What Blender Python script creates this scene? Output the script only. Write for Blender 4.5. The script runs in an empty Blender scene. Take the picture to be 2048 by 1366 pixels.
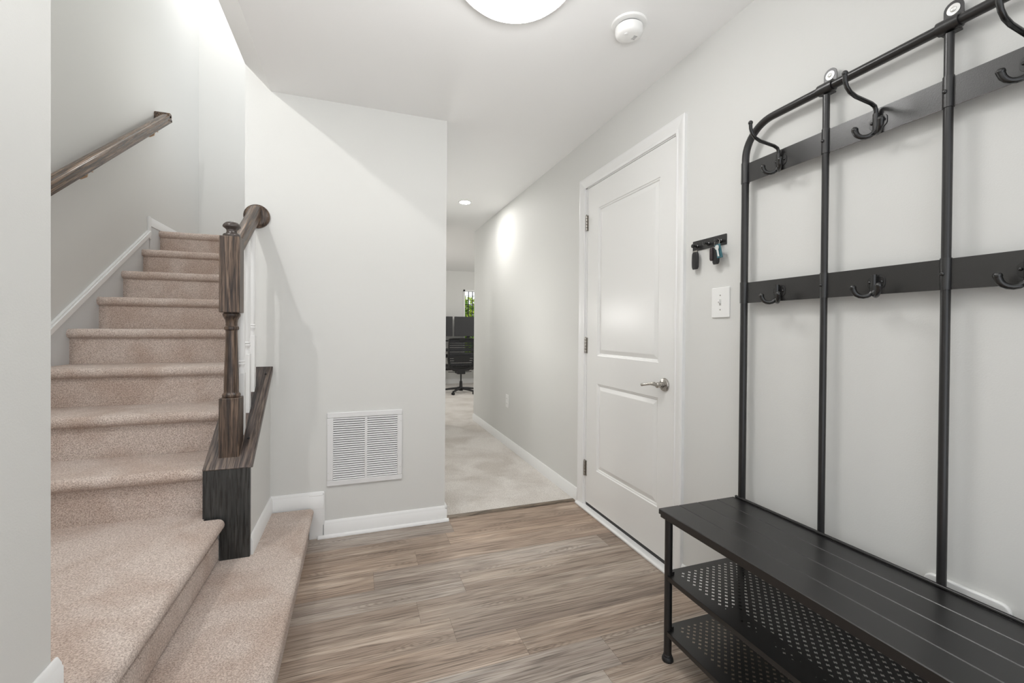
import bpy, bmesh, math, random
from mathutils import Vector, Matrix
random.seed(7)
S = bpy.context.scene
COL = S.collection

# ------------------------------------------------------------------ camera
H_CAM = 1.1677
yaw, pitch, roll, FPX = 0.3424, -0.0071, 0.0076, 871.15
cam_d = bpy.data.cameras.new('camera')
cam = bpy.data.objects.new('camera', cam_d); COL.objects.link(cam)
cam_d.sensor_width = 36.0; cam_d.sensor_fit = 'HORIZONTAL'
cam_d.lens = FPX / 2048 * 36.0
cam_d.shift_y = -(683 - 666.886) / 2048
cam_d.clip_start = 0.02
F0 = Vector((math.sin(yaw), math.cos(yaw), 0)); R0 = Vector((math.cos(yaw), -math.sin(yaw), 0)); Z = Vector((0, 0, 1))
F = F0 * math.cos(pitch) + Z * math.sin(pitch)
U0 = Z * math.cos(pitch) - F0 * math.sin(pitch)
Rr = R0 * math.cos(roll) + U0 * math.sin(roll)
Uu = U0 * math.cos(roll) - R0 * math.sin(roll)
M = Matrix((Rr, Uu, -F)).transposed().to_4x4(); M.translation = Vector((0, 0, H_CAM))
cam.matrix_world = M
S.camera = cam

# ------------------------------------------------------------------ world, exposure
W = bpy.data.worlds.new('world'); S.world = W; W.use_nodes = True
W.node_tree.nodes['Background'].inputs[0].default_value = (0.93, 0.96, 1.0, 1)
W.node_tree.nodes['Background'].inputs[1].default_value = 1.4
vs = S.view_settings
vs.view_transform = 'Standard'; vs.look = 'None'; vs.gamma = 1.0; vs.use_curve_mapping = False
vs.exposure = 0.10

def lamp(name, loc, power, radius, col=(1, 0.985, 0.965)):
    d = bpy.data.lights.new(name, 'POINT'); d.energy = power; d.shadow_soft_size = radius; d.color = col
    o = bpy.data.objects.new(name, d); o.location = loc; COL.objects.link(o); return o
def area(name, loc, rot, sx, sy, power, col=(1, 1, 1)):
    d = bpy.data.lights.new(name, 'AREA'); d.shape = 'RECTANGLE'; d.size = sx; d.size_y = sy; d.energy = power; d.color = col
    o = bpy.data.objects.new(name, d); o.location = loc; o.rotation_euler = rot; COL.objects.link(o); return o
P_STAIR, P_UP, P_CEIL_FILL, P_HALL_FILL, P_OFFICE_FILL = 42, 14, 15, 7, 40
lamp('stairwell_light', (-1.25, 0.95, 3.02), P_STAIR, 0.025)
lamp('upper_landing_light', (-1.0, 4.7, 4.6), P_UP, 0.12, (1, 0.98, 0.95))
lamp('flight_fill', (-0.70, 4.0, 3.0), 4, 0.08, (1, 0.98, 0.95))  # added fill, hidden behind the grille wall, lifts the stair's left wall
lamp('hall_fill', (0.58, 3.4, 1.3), P_HALL_FILL, 0.08)  # bare fill added out of sight past the wall end, brightens the hall
fl_ = area('ceiling_fill', (-0.05, -0.35, 1.25), (math.radians(180 - 36), 0, 0), 0.4, 0.4, P_CEIL_FILL); fl_.data.spread = math.radians(95)   # unseen fill added behind the camera to brighten the ceiling
E_DOME = 19.0      # glass of the foyer ceiling light
E_SPOT = 310.0     # lens of the recessed hall light
for i, (x, y) in enumerate([(-0.2, 7.2), (3.9, 7.4)]):
    lamp('office_fill', (x, y, 1.7), P_OFFICE_FILL, 0.15)  # unseen bare fill at mid height, added to brighten the office

# ------------------------------------------------------------------ colour and materials
def lin(c):
    return tuple(((v / 255) / 12.92 if v / 255 <= 0.04045 else (((v / 255) + 0.055) / 1.055) ** 2.4) for v in c)
def newmat(name):
    m = bpy.data.materials.new(name); m.use_nodes = True
    nt = m.node_tree; b = nt.nodes['Principled BSDF']; return m, nt, b
def plain(name, rgb, rough=0.5, metal=0.0, bump=0.0, bscale=200, spec=0.5):
    m, nt, b = newmat(name)
    b.inputs['Base Color'].default_value = (*lin(rgb), 1)
    b.inputs['Roughness'].default_value = rough; b.inputs['Metallic'].default_value = metal
    b.inputs['Specular IOR Level'].default_value = spec
    tc = nt.nodes.new('ShaderNodeTexCoord'); n = nt.nodes.new('ShaderNodeTexNoise')
    n.inputs['Scale'].default_value = bscale; n.inputs['Detail'].default_value = 3
    nt.links.new(tc.outputs['Object'], n.inputs['Vector'])
    if bump > 0:
        bp = nt.nodes.new('ShaderNodeBump'); bp.inputs['Strength'].default_value = bump; bp.inputs['Distance'].default_value = 0.002
        nt.links.new(n.outputs['Fac'], bp.inputs['Height']); nt.links.new(bp.outputs['Normal'], b.inputs['Normal'])
    mr = nt.nodes.new('ShaderNodeMapRange'); mr.inputs[3].default_value = max(0, rough - 0.04); mr.inputs[4].default_value = rough + 0.04
    nt.links.new(n.outputs['Fac'], mr.inputs[0]); nt.links.new(mr.outputs[0], b.inputs['Roughness'])
    return m
def ramp(nt, stops):
    r = nt.nodes.new('ShaderNodeValToRGB'); e = r.color_ramp.elements
    while len(e) < len(stops): e.new(0.5)
    for el, (p, c) in zip(e, stops): el.position = p; el.color = (*lin(c), 1)
    return r
def wood(name, axis, dark, mid, light, rough=0.35, along=3.0, across=60.0, tilt=0.0):
    m, nt, b = newmat(name); L = nt.links.new
    tc = nt.nodes.new('ShaderNodeTexCoord'); mp = nt.nodes.new('ShaderNodeMapping')
    sc = [across] * 3; sc[axis] = along; mp.inputs['Scale'].default_value = sc
    rt = nt.nodes.new('ShaderNodeVectorRotate'); rt.rotation_type = 'X_AXIS'; rt.inputs['Angle'].default_value = -tilt
    L(tc.outputs['Object'], rt.inputs['Vector']); L(rt.outputs[0], mp.inputs['Vector'])
    n1 = nt.nodes.new('ShaderNodeTexNoise'); n1.inputs['Scale'].default_value = 1.0; n1.inputs['Detail'].default_value = 6; n1.inputs['Distortion'].default_value = 1.2
    L(mp.outputs[0], n1.inputs['Vector'])
    n2 = nt.nodes.new('ShaderNodeTexNoise'); n2.inputs['Scale'].default_value = 4.0; n2.inputs['Detail'].default_value = 4
    L(mp.outputs[0], n2.inputs['Vector'])
    r = ramp(nt, [(0.36, dark), (0.5, mid), (0.66, light)]); L(n1.outputs['Fac'], r.inputs[0])
    r2 = ramp(nt, [(0.40, (120, 110, 105)), (0.52, (255, 255, 255))]); L(n2.outputs['Fac'], r2.inputs[0])
    mx = nt.nodes.new('ShaderNodeMix'); mx.data_type = 'RGBA'; mx.blend_type = 'MULTIPLY'; mx.inputs[0].default_value = 0.7
    L(r.outputs[0], mx.inputs[6]); L(r2.outputs[0], mx.inputs[7]); L(mx.outputs[2], b.inputs['Base Color'])
    bp = nt.nodes.new('ShaderNodeBump'); bp.inputs['Strength'].default_value = 0.25; bp.inputs['Distance'].default_value = 0.001
    L(n2.outputs['Fac'], bp.inputs['Height']); L(bp.outputs[0], b.inputs['Normal'])
    b.inputs['Roughness'].default_value = rough
    return m
def carpet(name, a, bcol, wear, scale=220, patch=4.5, bump=1.0):
    m, nt, b = newmat(name); L = nt.links.new
    tc = nt.nodes.new('ShaderNodeTexCoord')
    n1 = nt.nodes.new('ShaderNodeTexNoise'); n1.inputs['Scale'].default_value = scale; n1.inputs['Detail'].default_value = 4; n1.inputs['Roughness'].default_value = 0.7
    n2 = nt.nodes.new('ShaderNodeTexNoise'); n2.inputs['Scale'].default_value = patch; n2.inputs['Detail'].default_value = 3; n2.inputs['Distortion'].default_value = 0.6
    rt = nt.nodes.new('ShaderNodeVectorRotate'); rt.rotation_type = 'AXIS_ANGLE'; rt.inputs['Axis'].default_value = (.5, .7, .3); rt.inputs['Angle'].default_value = .9
    L(tc.outputs['Object'], rt.inputs['Vector'])
    L(rt.outputs[0], n1.inputs['Vector']); L(rt.outputs[0], n2.inputs['Vector'])
    r = ramp(nt, [(0.36, a), (0.62, bcol)]); L(n1.outputs['Fac'], r.inputs[0])
    r2 = ramp(nt, [(0.34, wear), (0.6, (255, 255, 255))]); L(n2.outputs['Fac'], r2.inputs[0])
    mx = nt.nodes.new('ShaderNodeMix'); mx.data_type = 'RGBA'; mx.blend_type = 'MULTIPLY'; mx.inputs[0].default_value = 1.0
    L(r.outputs[0], mx.inputs[6]); L(r2.outputs[0], mx.inputs[7]); L(mx.outputs[2], b.inputs['Base Color'])
    bp = nt.nodes.new('ShaderNodeBump'); bp.inputs['Strength'].default_value = bump; bp.inputs['Distance'].default_value = 0.004
    L(n1.outputs['Fac'], bp.inputs['Height']); L(bp.outputs[0], b.inputs['Normal'])
    b.inputs['Roughness'].default_value = 1.0; b.inputs['Specular IOR Level'].default_value = 0.1
    b.inputs['Sheen Weight'].default_value = 0.15
    return m
def emit(name, col, s):
    m, nt, b = newmat(name)
    b.inputs['Base Color'].default_value = (0.9, 0.9, 0.9, 1)
    b.inputs['Emission Color'].default_value = (*col, 1); b.inputs['Emission Strength'].default_value = s
    return m

WALL = plain('wall_paint', (220, 220, 217), 0.6, bump=0.12, bscale=260, spec=0.25)
CEIL = plain('ceiling_paint', (241, 241, 240), 0.7, bump=0.1, bscale=300, spec=0.2)
TRIM = plain('trim_paint', (237, 237, 236), 0.35, bump=0.02, bscale=40)
DOORP = plain('door_paint', (236, 236, 234), 0.33, bump=0.04, bscale=90)
PLASTIC = plain('white_plastic', (238, 238, 236), 0.35)
VENTM = plain('grille_enamel', (230, 230, 230), 0.4)
DARKGAP = plain('duct_shade', (48, 50, 52), 0.9)
BLACK = plain('black_powder_coat', (21, 20, 20), 0.33, bump=0.08, bscale=700, spec=0.8)
BLACKP = plain('black_plate_coat', (24, 23, 23), 0.30, bump=0.15, bscale=500, spec=1.0)
BLACKS = plain('black_satin_tube', (33, 32, 32), 0.30, bump=0.04, bscale=500, spec=0.6)
BLACKG = plain('black_gloss_hook', (24, 24, 24), 0.22, spec=0.7)
RUBBER = plain('black_plastic', (28, 28, 29), 0.5)
STEEL = plain('brushed_nickel', (176, 172, 166), 0.28, metal=1.0)
ZINC = plain('zinc_washer', (225, 225, 222), 0.32, metal=0.6)
SATIN = plain('satin_brass_bracket', (196, 168, 140), 0.35, metal=0.7)
CARPET = carpet('stair_carpet', (170, 151, 139), (236, 222, 212), (236, 229, 224))
CARPET_R = carpet('hall_carpet', (196, 189, 182), (240, 236, 230), (232, 229, 226), scale=200, patch=3.0)
OAKD = (56, 46, 41); OAKM = (92, 75, 62); OAKL = (128, 108, 92)
WOODZ = wood('dark_oak_upright', 2, OAKD, OAKM, OAKL, 0.35)
WOODY = wood('dark_oak_rail', 1, OAKD, OAKM, (150, 124, 100), 0.3, tilt=math.atan(.66))
WOODCAP = wood('dark_oak_cap', 1, (62, 54, 52), (92, 80, 74), (128, 112, 100), 0.35, tilt=math.atan(.784))
WOODF = wood('charcoal_oak_fascia', 2, (40, 41, 41), (53, 54, 53), (68, 68, 66), 0.4)
RUBBERTRIM = plain('weatherstrip', (60, 60, 60), 0.7)
THRESH = wood('oak_transition_strip', 0, (88, 76, 64), (122, 108, 92), (146, 132, 116), 0.45)
TEAL = plain('teal_plastic', (34, 96, 108), 0.35)
DGLASS = plain('monitor_back', (60, 60, 62), 0.3)
GREYDESK = plain('desk_top', (216, 216, 216), 0.4)

def floor_mat():
    m, nt, b = newmat('vinyl_planks'); L = nt.links.new
    at = nt.nodes.new('ShaderNodeAttribute'); at.attribute_name = 'plank'; at.attribute_type = 'GEOMETRY'
    tc = nt.nodes.new('ShaderNodeTexCoord')
    vm = nt.nodes.new('ShaderNodeVectorMath'); vm.operation = 'SCALE'; vm.inputs[3].default_value = 37.0
    L(at.outputs['Color'], vm.inputs[0])
    ad = nt.nodes.new('ShaderNodeVectorMath'); ad.operation = 'ADD'; L(tc.outputs['Object'], ad.inputs[0]); L(vm.outputs[0], ad.inputs[1])
    mp = nt.nodes.new('ShaderNodeMapping'); mp.inputs['Scale'].default_value = (1.4, 30, 1); L(ad.outputs[0], mp.inputs['Vector'])
    n1 = nt.nodes.new('ShaderNodeTexNoise'); n1.inputs['Scale'].default_value = 1.0; n1.inputs['Detail'].default_value = 7; n1.inputs['Roughness'].default_value = 0.62; n1.inputs['Distortion'].default_value = 1.5
    L(mp.outputs[0], n1.inputs['Vector'])
    mp2 = nt.nodes.new('ShaderNodeMapping'); mp2.inputs['Scale'].default_value = (5, 240, 1); L(ad.outputs[0], mp2.inputs['Vector'])
    n2 = nt.nodes.new('ShaderNodeTexNoise'); n2.inputs['Scale'].default_value = 1.0; n2.inputs['Detail'].default_value = 4; n2.inputs['Distortion'].default_value = 0.5
    L(mp2.outputs[0], n2.inputs['Vector'])
    mp3 = nt.nodes.new('ShaderNodeMapping'); mp3.inputs['Scale'].default_value = (1.1, 9, 1); L(ad.outputs[0], mp3.inputs['Vector'])
    wv = nt.nodes.new('ShaderNodeTexNoise'); wv.inputs['Scale'].default_value = 1.0; wv.inputs['Detail'].default_value = 1.5; wv.inputs['Distortion'].default_value = 0.4
    L(mp3.outputs[0], wv.inputs['Vector'])
    # growth-ring contours out of the soft noise
    mu = nt.nodes.new('ShaderNodeMath'); mu.operation = 'MULTIPLY'; mu.inputs[1].default_value = 46; L(wv.outputs['Fac'], mu.inputs[0])
    sn = nt.nodes.new('ShaderNodeMath'); sn.operation = 'SINE'; L(mu.outputs[0], sn.inputs[0])
    mr = nt.nodes.new('ShaderNodeMapRange'); mr.inputs[1].default_value = 0.2; mr.inputs[2].default_value = 1; mr.inputs[3].default_value = 1; mr.inputs[4].default_value = 0.84; L(sn.outputs[0], mr.inputs[0])
    r = ramp(nt, [(0.30, (128, 112, 102)), (0.44, (158, 142, 130)), (0.56, (180, 165, 152)), (0.70, (208, 197, 186))]); mixn = nt.nodes.new('ShaderNodeMath'); mixn.operation = 'MULTIPLY_ADD'; mixn.inputs[1].default_value = 0.45; L(wv.outputs['Fac'], mixn.inputs[0])
    sc_ = nt.nodes.new('ShaderNodeMath'); sc_.operation = 'MULTIPLY'; sc_.inputs[1].default_value = 0.6; L(n1.outputs['Fac'], sc_.inputs[0]); L(sc_.outputs[0], mixn.inputs[2])
    L(mixn.outputs[0], r.inputs[0])
    r2 = ramp(nt, [(0.36, (138, 130, 126)), (0.50, (255, 255, 255))]); L(n2.outputs['Fac'], r2.inputs[0])
    mx = nt.nodes.new('ShaderNodeMix'); mx.data_type = 'RGBA'; mx.blend_type = 'MULTIPLY'; mx.inputs[0].default_value = 0.75
    L(r.outputs[0], mx.inputs[6]); L(r2.outputs[0], mx.inputs[7])
    sp = nt.nodes.new('ShaderNodeSeparateColor'); L(at.outputs['Color'], sp.inputs[0])
    mr2 = nt.nodes.new('ShaderNodeMapRange'); mr2.inputs[3].default_value = 0.84; mr2.inputs[4].default_value = 1.06; L(sp.outputs[0], mr2.inputs[0])
    m3 = nt.nodes.new('ShaderNodeMath'); m3.operation = 'MULTIPLY'; L(mr.outputs[0], m3.inputs[0]); L(mr2.outputs[0], m3.inputs[1])
    v2 = nt.nodes.new('ShaderNodeVectorMath'); v2.operation = 'SCALE'; L(mx.outputs[2], v2.inputs[0]); L(m3.outputs[0], v2.inputs[3])
    # hue drift from plank to plank: brown or grey taupe
    tint = ramp(nt, [(0.0, (255, 243, 232)), (0.5, (250, 247, 243)), (1.0, (244, 247, 250))]); L(sp.outputs[1], tint.inputs[0])
    mt = nt.nodes.new('ShaderNodeMix'); mt.data_type = 'RGBA'; mt.blend_type = 'MULTIPLY'; mt.inputs[0].default_value = 1.0
    L(v2.outputs[0], mt.inputs[6]); L(tint.outputs[0], mt.inputs[7])
    # scattered knots with their rings
    mk = nt.nodes.new('ShaderNodeMapping'); mk.inputs['Scale'].default_value = (1.35, 5.2, 1); L(ad.outputs[0], mk.inputs['Vector'])
    wob = nt.nodes.new('ShaderNodeVectorMath'); wob.operation = 'MULTIPLY_ADD'; wob.inputs[1].default_value = (.10, .10, 0); L(n1.outputs['Color'], wob.inputs[0]); L(mk.outputs[0], wob.inputs[2])
    vo = nt.nodes.new('ShaderNodeTexVoronoi'); vo.voronoi_dimensions = '2D'; vo.inputs['Scale'].default_value = 1.0; L(wob.outputs[0], vo.inputs['Vector'])
    rg = nt.nodes.new('ShaderNodeMath'); rg.operation = 'MULTIPLY'; rg.inputs[1].default_value = 150; L(vo.outputs['Distance'], rg.inputs[0])
    rs = nt.nodes.new('ShaderNodeMath'); rs.operation = 'SINE'; L(rg.outputs[0], rs.inputs[0])
    r01 = nt.nodes.new('ShaderNodeMapRange'); r01.inputs[1].default_value = -0.2; r01.inputs[2].default_value = 1; r01.inputs[3].default_value = 0; r01.inputs[4].default_value = 1; L(rs.outputs[0], r01.inputs[0])
    mask = nt.nodes.new('ShaderNodeMapRange'); mask.interpolation_type = 'SMOOTHSTEP'; mask.inputs[1].default_value = 0.05; mask.inputs[2].default_value = 0.24; mask.inputs[3].default_value = 0.42; mask.inputs[4].default_value = 0; L(vo.outputs['Distance'], mask.inputs[0])
    kd = nt.nodes.new('ShaderNodeMath'); kd.operation = 'MULTIPLY'; L(r01.outputs[0], kd.inputs[0]); L(mask.outputs[0], kd.inputs[1])
    mkx = nt.nodes.new('ShaderNodeMix'); mkx.data_type = 'RGBA'; L(kd.outputs[0], mkx.inputs[0]); L(mt.outputs[2], mkx.inputs[6]); mkx.inputs[7].default_value = (*lin((84, 70, 60)), 1)
    L(mkx.outputs[2], b.inputs['Base Color'])
    b.inputs['Roughness'].default_value = 0.42
    bp = nt.nodes.new('ShaderNodeBump'); bp.inputs['Strength'].default_value = 0.2; bp.inputs['Distance'].default_value = 0.0008
    L(n2.outputs['Fac'], bp.inputs['Height']); L(bp.outputs[0], b.inputs['Normal'])
    return m
PLANKS = floor_mat()

# ------------------------------------------------------------------ mesh helpers
class MB:
    def __init__(s): s.v = []; s.f = []
    def add(s, vs_, fs):
        n = len(s.v); s.v += [tuple(v) for v in vs_]; s.f += [tuple(n + i for i in f) for f in fs]; return s
    def box(s, x0, x1, y0, y1, z0, z1):
        return s.add([(x0, y0, z0), (x1, y0, z0), (x1, y1, z0), (x0, y1, z0), (x0, y0, z1), (x1, y0, z1), (x1, y1, z1), (x0, y1, z1)],
                     [(0, 3, 2, 1), (4, 5, 6, 7), (0, 1, 5, 4), (1, 2, 6, 5), (2, 3, 7, 6), (3, 0, 4, 7)])
    def prism(s, poly, axis, a, b):
        """poly: 2D points in the two other axes (in x,y,z order); extruded from a to b along axis."""
        n = len(poly)
        def P(p, t):
            q = list(p); q.insert(axis, t); return tuple(q)
        return s.add([P(p, a) for p in poly] + [P(p, b) for p in poly],
                     [tuple(range(n))[::-1], tuple(range(n, 2 * n))] + [(i, (i + 1) % n, n + (i + 1) % n, n + i) for i in range(n)])
    def tube(s, pts, r, n=12, caps=True):
        pts = [Vector(p) for p in pts]; rs = r if isinstance(r, (list, tuple)) else [r] * len(pts)
        rings = []; up = None
        for i, p in enumerate(pts):
            t = (pts[min(i + 1, len(pts) - 1)] - pts[max(i - 1, 0)]).normalized()
            if up is None: up = t.orthogonal().normalized()
            up = (up - t * up.dot(t)).normalized(); sd = t.cross(up)
            rings.append([p + (up * math.cos(2 * math.pi * k / n) + sd * math.sin(2 * math.pi * k / n)) * rs[i] for k in range(n)])
        vs_ = [v for ring in rings for v in ring]; fs = []
        for i in range(len(pts) - 1):
            for k in range(n):
                a = i * n + k; b = i * n + (k + 1) % n
                fs.append((a, b, b + n, a + n))
        if caps: fs.append(tuple(range(n))[::-1]); fs.append(tuple((len(pts) - 1) * n + k for k in range(n)))
        return s.add(vs_, fs)
    def lathe(s, prof, c, axis=(0, 0, 1), n=24):
        """prof: (radius, height) pairs along axis from c."""
        ax = Vector(axis).normalized(); pts = [Vector(c) + ax * h for _, h in prof]
        u = ax.orthogonal().normalized(); w = ax.cross(u); vs_ = []; fs = []
        for (r, h), p in zip(prof, pts):
            for k in range(n): vs_.append(p + (u * math.cos(2 * math.pi * k / n) + w * math.sin(2 * math.pi * k / n)) * max(r, 1e-5))
        for i in range(len(prof) - 1):
            for k in range(n):
                a = i * n + k; b = i * n + (k + 1) % n; fs.append((a, b, b + n, a + n))
        fs.append(tuple(range(n))[::-1]); fs.append(tuple((len(prof) - 1) * n + k for k in range(n)))
        return s.add(vs_, fs)
    def sphere(s, c, r, n=12, sc=(1, 1, 1)):
        m = n // 2; vs_ = []; fs = []
        for i in range(m + 1):
            th = math.pi * i / m
            for k in range(n):
                ph = 2 * math.pi * k / n; rr = max(math.sin(th), 1e-4)
                vs_.append((c[0] + r * sc[0] * rr * math.cos(ph), c[1] + r * sc[1] * rr * math.sin(ph), c[2] + r * sc[2] * math.cos(th)))
        for i in range(m):
            for k in range(n):
                a = i * n + k; b = i * n + (k + 1) % n; fs.append((a, a + n, b + n, b))
        return s.add(vs_, fs)
def obj(name, mb, mat, parent=None, bevel=0, seg=2, smooth=False, kind=None, label=None):
    me = bpy.data.meshes.new(name)
    off = Vector((0, 0, 0)); p = parent
    while p is not None: off += p.location; p = p.parent
    me.from_pydata([tuple(Vector(v) - off) for v in mb.v], [], mb.f)
    bm = bmesh.new(); bm.from_mesh(me); bmesh.ops.recalc_face_normals(bm, faces=bm.faces); bm.to_mesh(me); bm.free()
    me.materials.append(mat)
    if smooth or bevel:
        me.polygons.foreach_set('use_smooth', [True] * len(me.polygons))
        me.set_sharp_from_angle(angle=math.radians(38))
    me.update()
    o = bpy.data.objects.new(name, me); COL.objects.link(o)
    if parent is not None: o.parent = parent
    if bevel:
        md = o.modifiers.new('bevel', 'BEVEL'); md.width = bevel; md.segments = seg; md.limit_method = 'ANGLE'; md.angle_limit = math.radians(38); md.harden_normals = False
    if kind: o['kind'] = kind
    if label: o['label'] = label
    return o
def thing(name, label, cat, loc=(0, 0, 0), group=None):
    o = bpy.data.objects.new(name, None); o.empty_display_size = 0.05; COL.objects.link(o); o.location = loc
    o['label'] = label; o['category'] = cat
    if group: o['group'] = group
    return o
def tag(o, label, cat, group=None):
    o['label'] = label; o['category'] = cat
    if group: o['group'] = group
    return o
def struct(name, mb, mat, parent=None, **k):
    return obj(name, mb, mat, parent, kind='structure', **k)
def rrect(w, h, r, n=5):
    """rounded rectangle polygon centred on the origin"""
    pts = []
    for cx, cy, a0 in ((w / 2 - r, h / 2 - r, 0), (-w / 2 + r, h / 2 - r, 90), (-w / 2 + r, -h / 2 + r, 180), (w / 2 - r, -h / 2 + r, 270)):
        for i in range(n + 1):
            a = math.radians(a0 + 90 * i / n); pts.append((cx + r * math.cos(a), cy + r * math.sin(a)))
    return pts

# ------------------------------------------------------------------ key dimensions
XR = 1.43; YV = 2.6465; HC = 2.44; XE = 0.513; YH = 5.478; YB = 9.3
XL = -1.52; XS = -0.56; XP = -0.437; YN = 1.196; XN = -0.61; YBK = 5.25
Z1 = 0.18; Z2 = 0.365; RISE = 0.1985; RUN = 0.297; Y0 = 2.225; ZTOP = Z2 + 8 * RISE
WT = 5.4

# ------------------------------------------------------------------ room shell
# plank floor: one mesh, each plank its own face block with its own grain
mb = MB(); plank_cols = []
joints = {0: .592, 1: .36, 2: .246, 3: .466, 4: .08}
wpl, Lp = 0.147, 1.22
y_start = 1.445
for k in range(-17, 9):
    j = joints.get(k, random.uniform(0, Lp)); ya = y_start + k * wpl; yb = ya + wpl
    if ya > YV + 0.05: continue
    yb = min(yb, YV + 0.02)
    xx = j - 3 * Lp
    while xx < XR:
        a, b = max(xx, -0.62), min(xx + Lp, XR); c = (random.random(), random.random(), random.random(), 1)
        xx += Lp
        if b <= a: continue
        g = 0.00035
        mb.add([(a + g, ya + g, 0), (b - g, ya + g, 0), (b - g, yb - g, 0), (a + g, yb - g, 0)], [(0, 1, 2, 3)]); plank_cols.append(c)
fl = struct('floor', mb, PLANKS)
ca = fl.data.color_attributes.new('plank', 'FLOAT_COLOR', 'CORNER')
for p in fl.data.polygons:
    for li in p.loop_indices: ca.data[li].color = plank_cols[p.index]
struct('floor_subfloor', MB().box(-2.0, 1.60, -1.0, YV + .02, -0.06, -0.0015), plain('plank_seams', (78, 68, 60), 0.8))
struct('floor_hall', MB().box(XE - .3, XR + .02, YV + 0.045, YH, -0.05, 0.008).box(-1.5, 5.0, YH, YB, -0.05, 0.008), CARPET_R)
struct('trim_1', MB().prism([(YV + 0.005, 0.0), (YV + 0.05, 0.0), (YV + 0.045, 0.009), (YV + 0.018, 0.009)], 0, XE, XR), THRESH, bevel=0.002)

# right wall with door opening
DY0, DY1, DT = 2.548, 1.692, 2.106
mb = MB()
mb.box(XR, XR + .12, -1.0, DY1 - .018, -.02, HC); mb.box(XR, XR + .12, DY0 + .018, YH, -.02, HC)
mb.box(XR, XR + .12, DY1 - .018, DY0 + .018, DT + .018, HC)
struct('wall_right', mb, WALL)
# wall with the return-air grille
struct('wall_vent', MB().box(XS, XE, YV, YV + .12, 0, HC).prism([(XS, HC), (XP - .003, HC), (XS, HC + .12)], 1, YV, YV + .12), WALL)
struct('wall_hall_left', MB().box(XE - .12, XE, YV + .12, YH, 0, HC), WALL)
# ceiling and the sloped soffit at the edge of the stairwell opening
struct('ceiling', MB().box(XP - .003, XR + .12, -1.0, YH, HC, HC + .3).box(-1.6, 5.2, YH, YB + .1, HC, HC + .3), CEIL)
struct('ceiling_soffit', MB().prism([(XP - .003, HC), (XS, HC + .12), (XS, HC + .3), (XP - .003, HC + .3)], 1, -1.0, YV + .12), CEIL)
# stairwell
struct('wall_left', MB().box(XL - .12, XL, -.3, YBK + .12, 0, WT), WALL)
struct('wall_stair_back', MB().box(XL - .12, 1.0, YBK, YBK + .12, 0, WT), WALL)
struct('wall_stair_inner', MB().box(XS, XS + .02, YV + .12, 4.25, 0, WT), WALL)
struct('wall_stair_upper', MB().box(XS, XS + .1, -.3, YV + .12, HC + .3, WT), WALL)
struct('ceiling_stairwell', MB().box(XL - .12, 1.0, -.3, .9, WT, WT + .1).box(XL - .12, 1.0, 4.4, YBK + .12, WT, WT + .1), CEIL)   # gap over the flight added to let sky light down the stairs
# near-left wall
struct('wall_near_left', MB().box(XN - .11, XN, -1.0, YN, Z2, HC + .3), WALL)
# office beyond the hall
struct('wall_office_right', MB().box(XR + .12, 5.1, YH - .12, YH, 0, HC).box(5.0, 5.12, YH, YB, 0, HC), WALL)
struct('wall_office_left', MB().box(-1.62, -1.5, YH, YB, 0, HC).box(-1.5, XE - .12, YH - .12, YH, 0, HC), WALL)
WX0, WX1, WZ0, WZ1 = 2.185, 3.05, 0.62, 2.045
mb = MB().box(-1.62, WX0, YB, YB + .15, 0, HC).box(WX1, 5.1, YB, YB + .15, 0, HC).box(WX0, WX1, YB, YB + .15, 0, WZ0).box(WX0, WX1, YB, YB + .15, WZ1, HC)
struct('wall_office_back', mb, WALL)

# knee wall under the balustrade (white)
def cap_z(y): return 0.573 + 0.784 * (y - 2.148)
struct('wall_stair_knee', MB().prism([(2.165, Z1), (YV, Z1), (YV, cap_z(YV) - .03), (2.165, cap_z(2.165) - .03)], 0, XS + .004, XP), WALL)

# ------------------------------------------------------------------ skirtings and trim
def base_profile(h, t=.015):
    return [(0, 0), (t, 0), (t, h - .022), (t - .003, h - .018), (t - .003, h - .014), (t - .008, h - .004), (t - .010, h), (0, h)]
BH = 0.092
def skirt_x(mb, x, sgn, y0, y1, z0, h=BH, t=.015):   # on a wall of constant x
    return mb.prism([(x + sgn * a, z0 + b) for a, b in base_profile(h, t)], 1, y0, y1)
def skirt_y(mb, y, sgn, x0, x1, z0, h=BH, t=.015):
    return mb.prism([(y + sgn * a, z0 + b) for a, b in base_profile(h, t)], 0, x0, x1)
mb = MB(); skirt_x(mb, XR, -1, 2.635, YH, 0.0); skirt_x(mb, XR, -1, -1.0, 1.628, 0.0)
struct('baseboard_right', mb, TRIM, bevel=.0015)
mb = MB(); skirt_y(mb, YV, -1, -0.168, XE + .012, 0); 
mb.box(XE, XE + .012, YV - .012, YV + .1, 0, BH)
# quarter-round shoe
mb.prism([(YV - .015, 0), (YV - .030, 0), (YV - .030, .008), (YV - .026, .015), (YV - .015, .018)], 0, -0.20, XE + .022)
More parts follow.
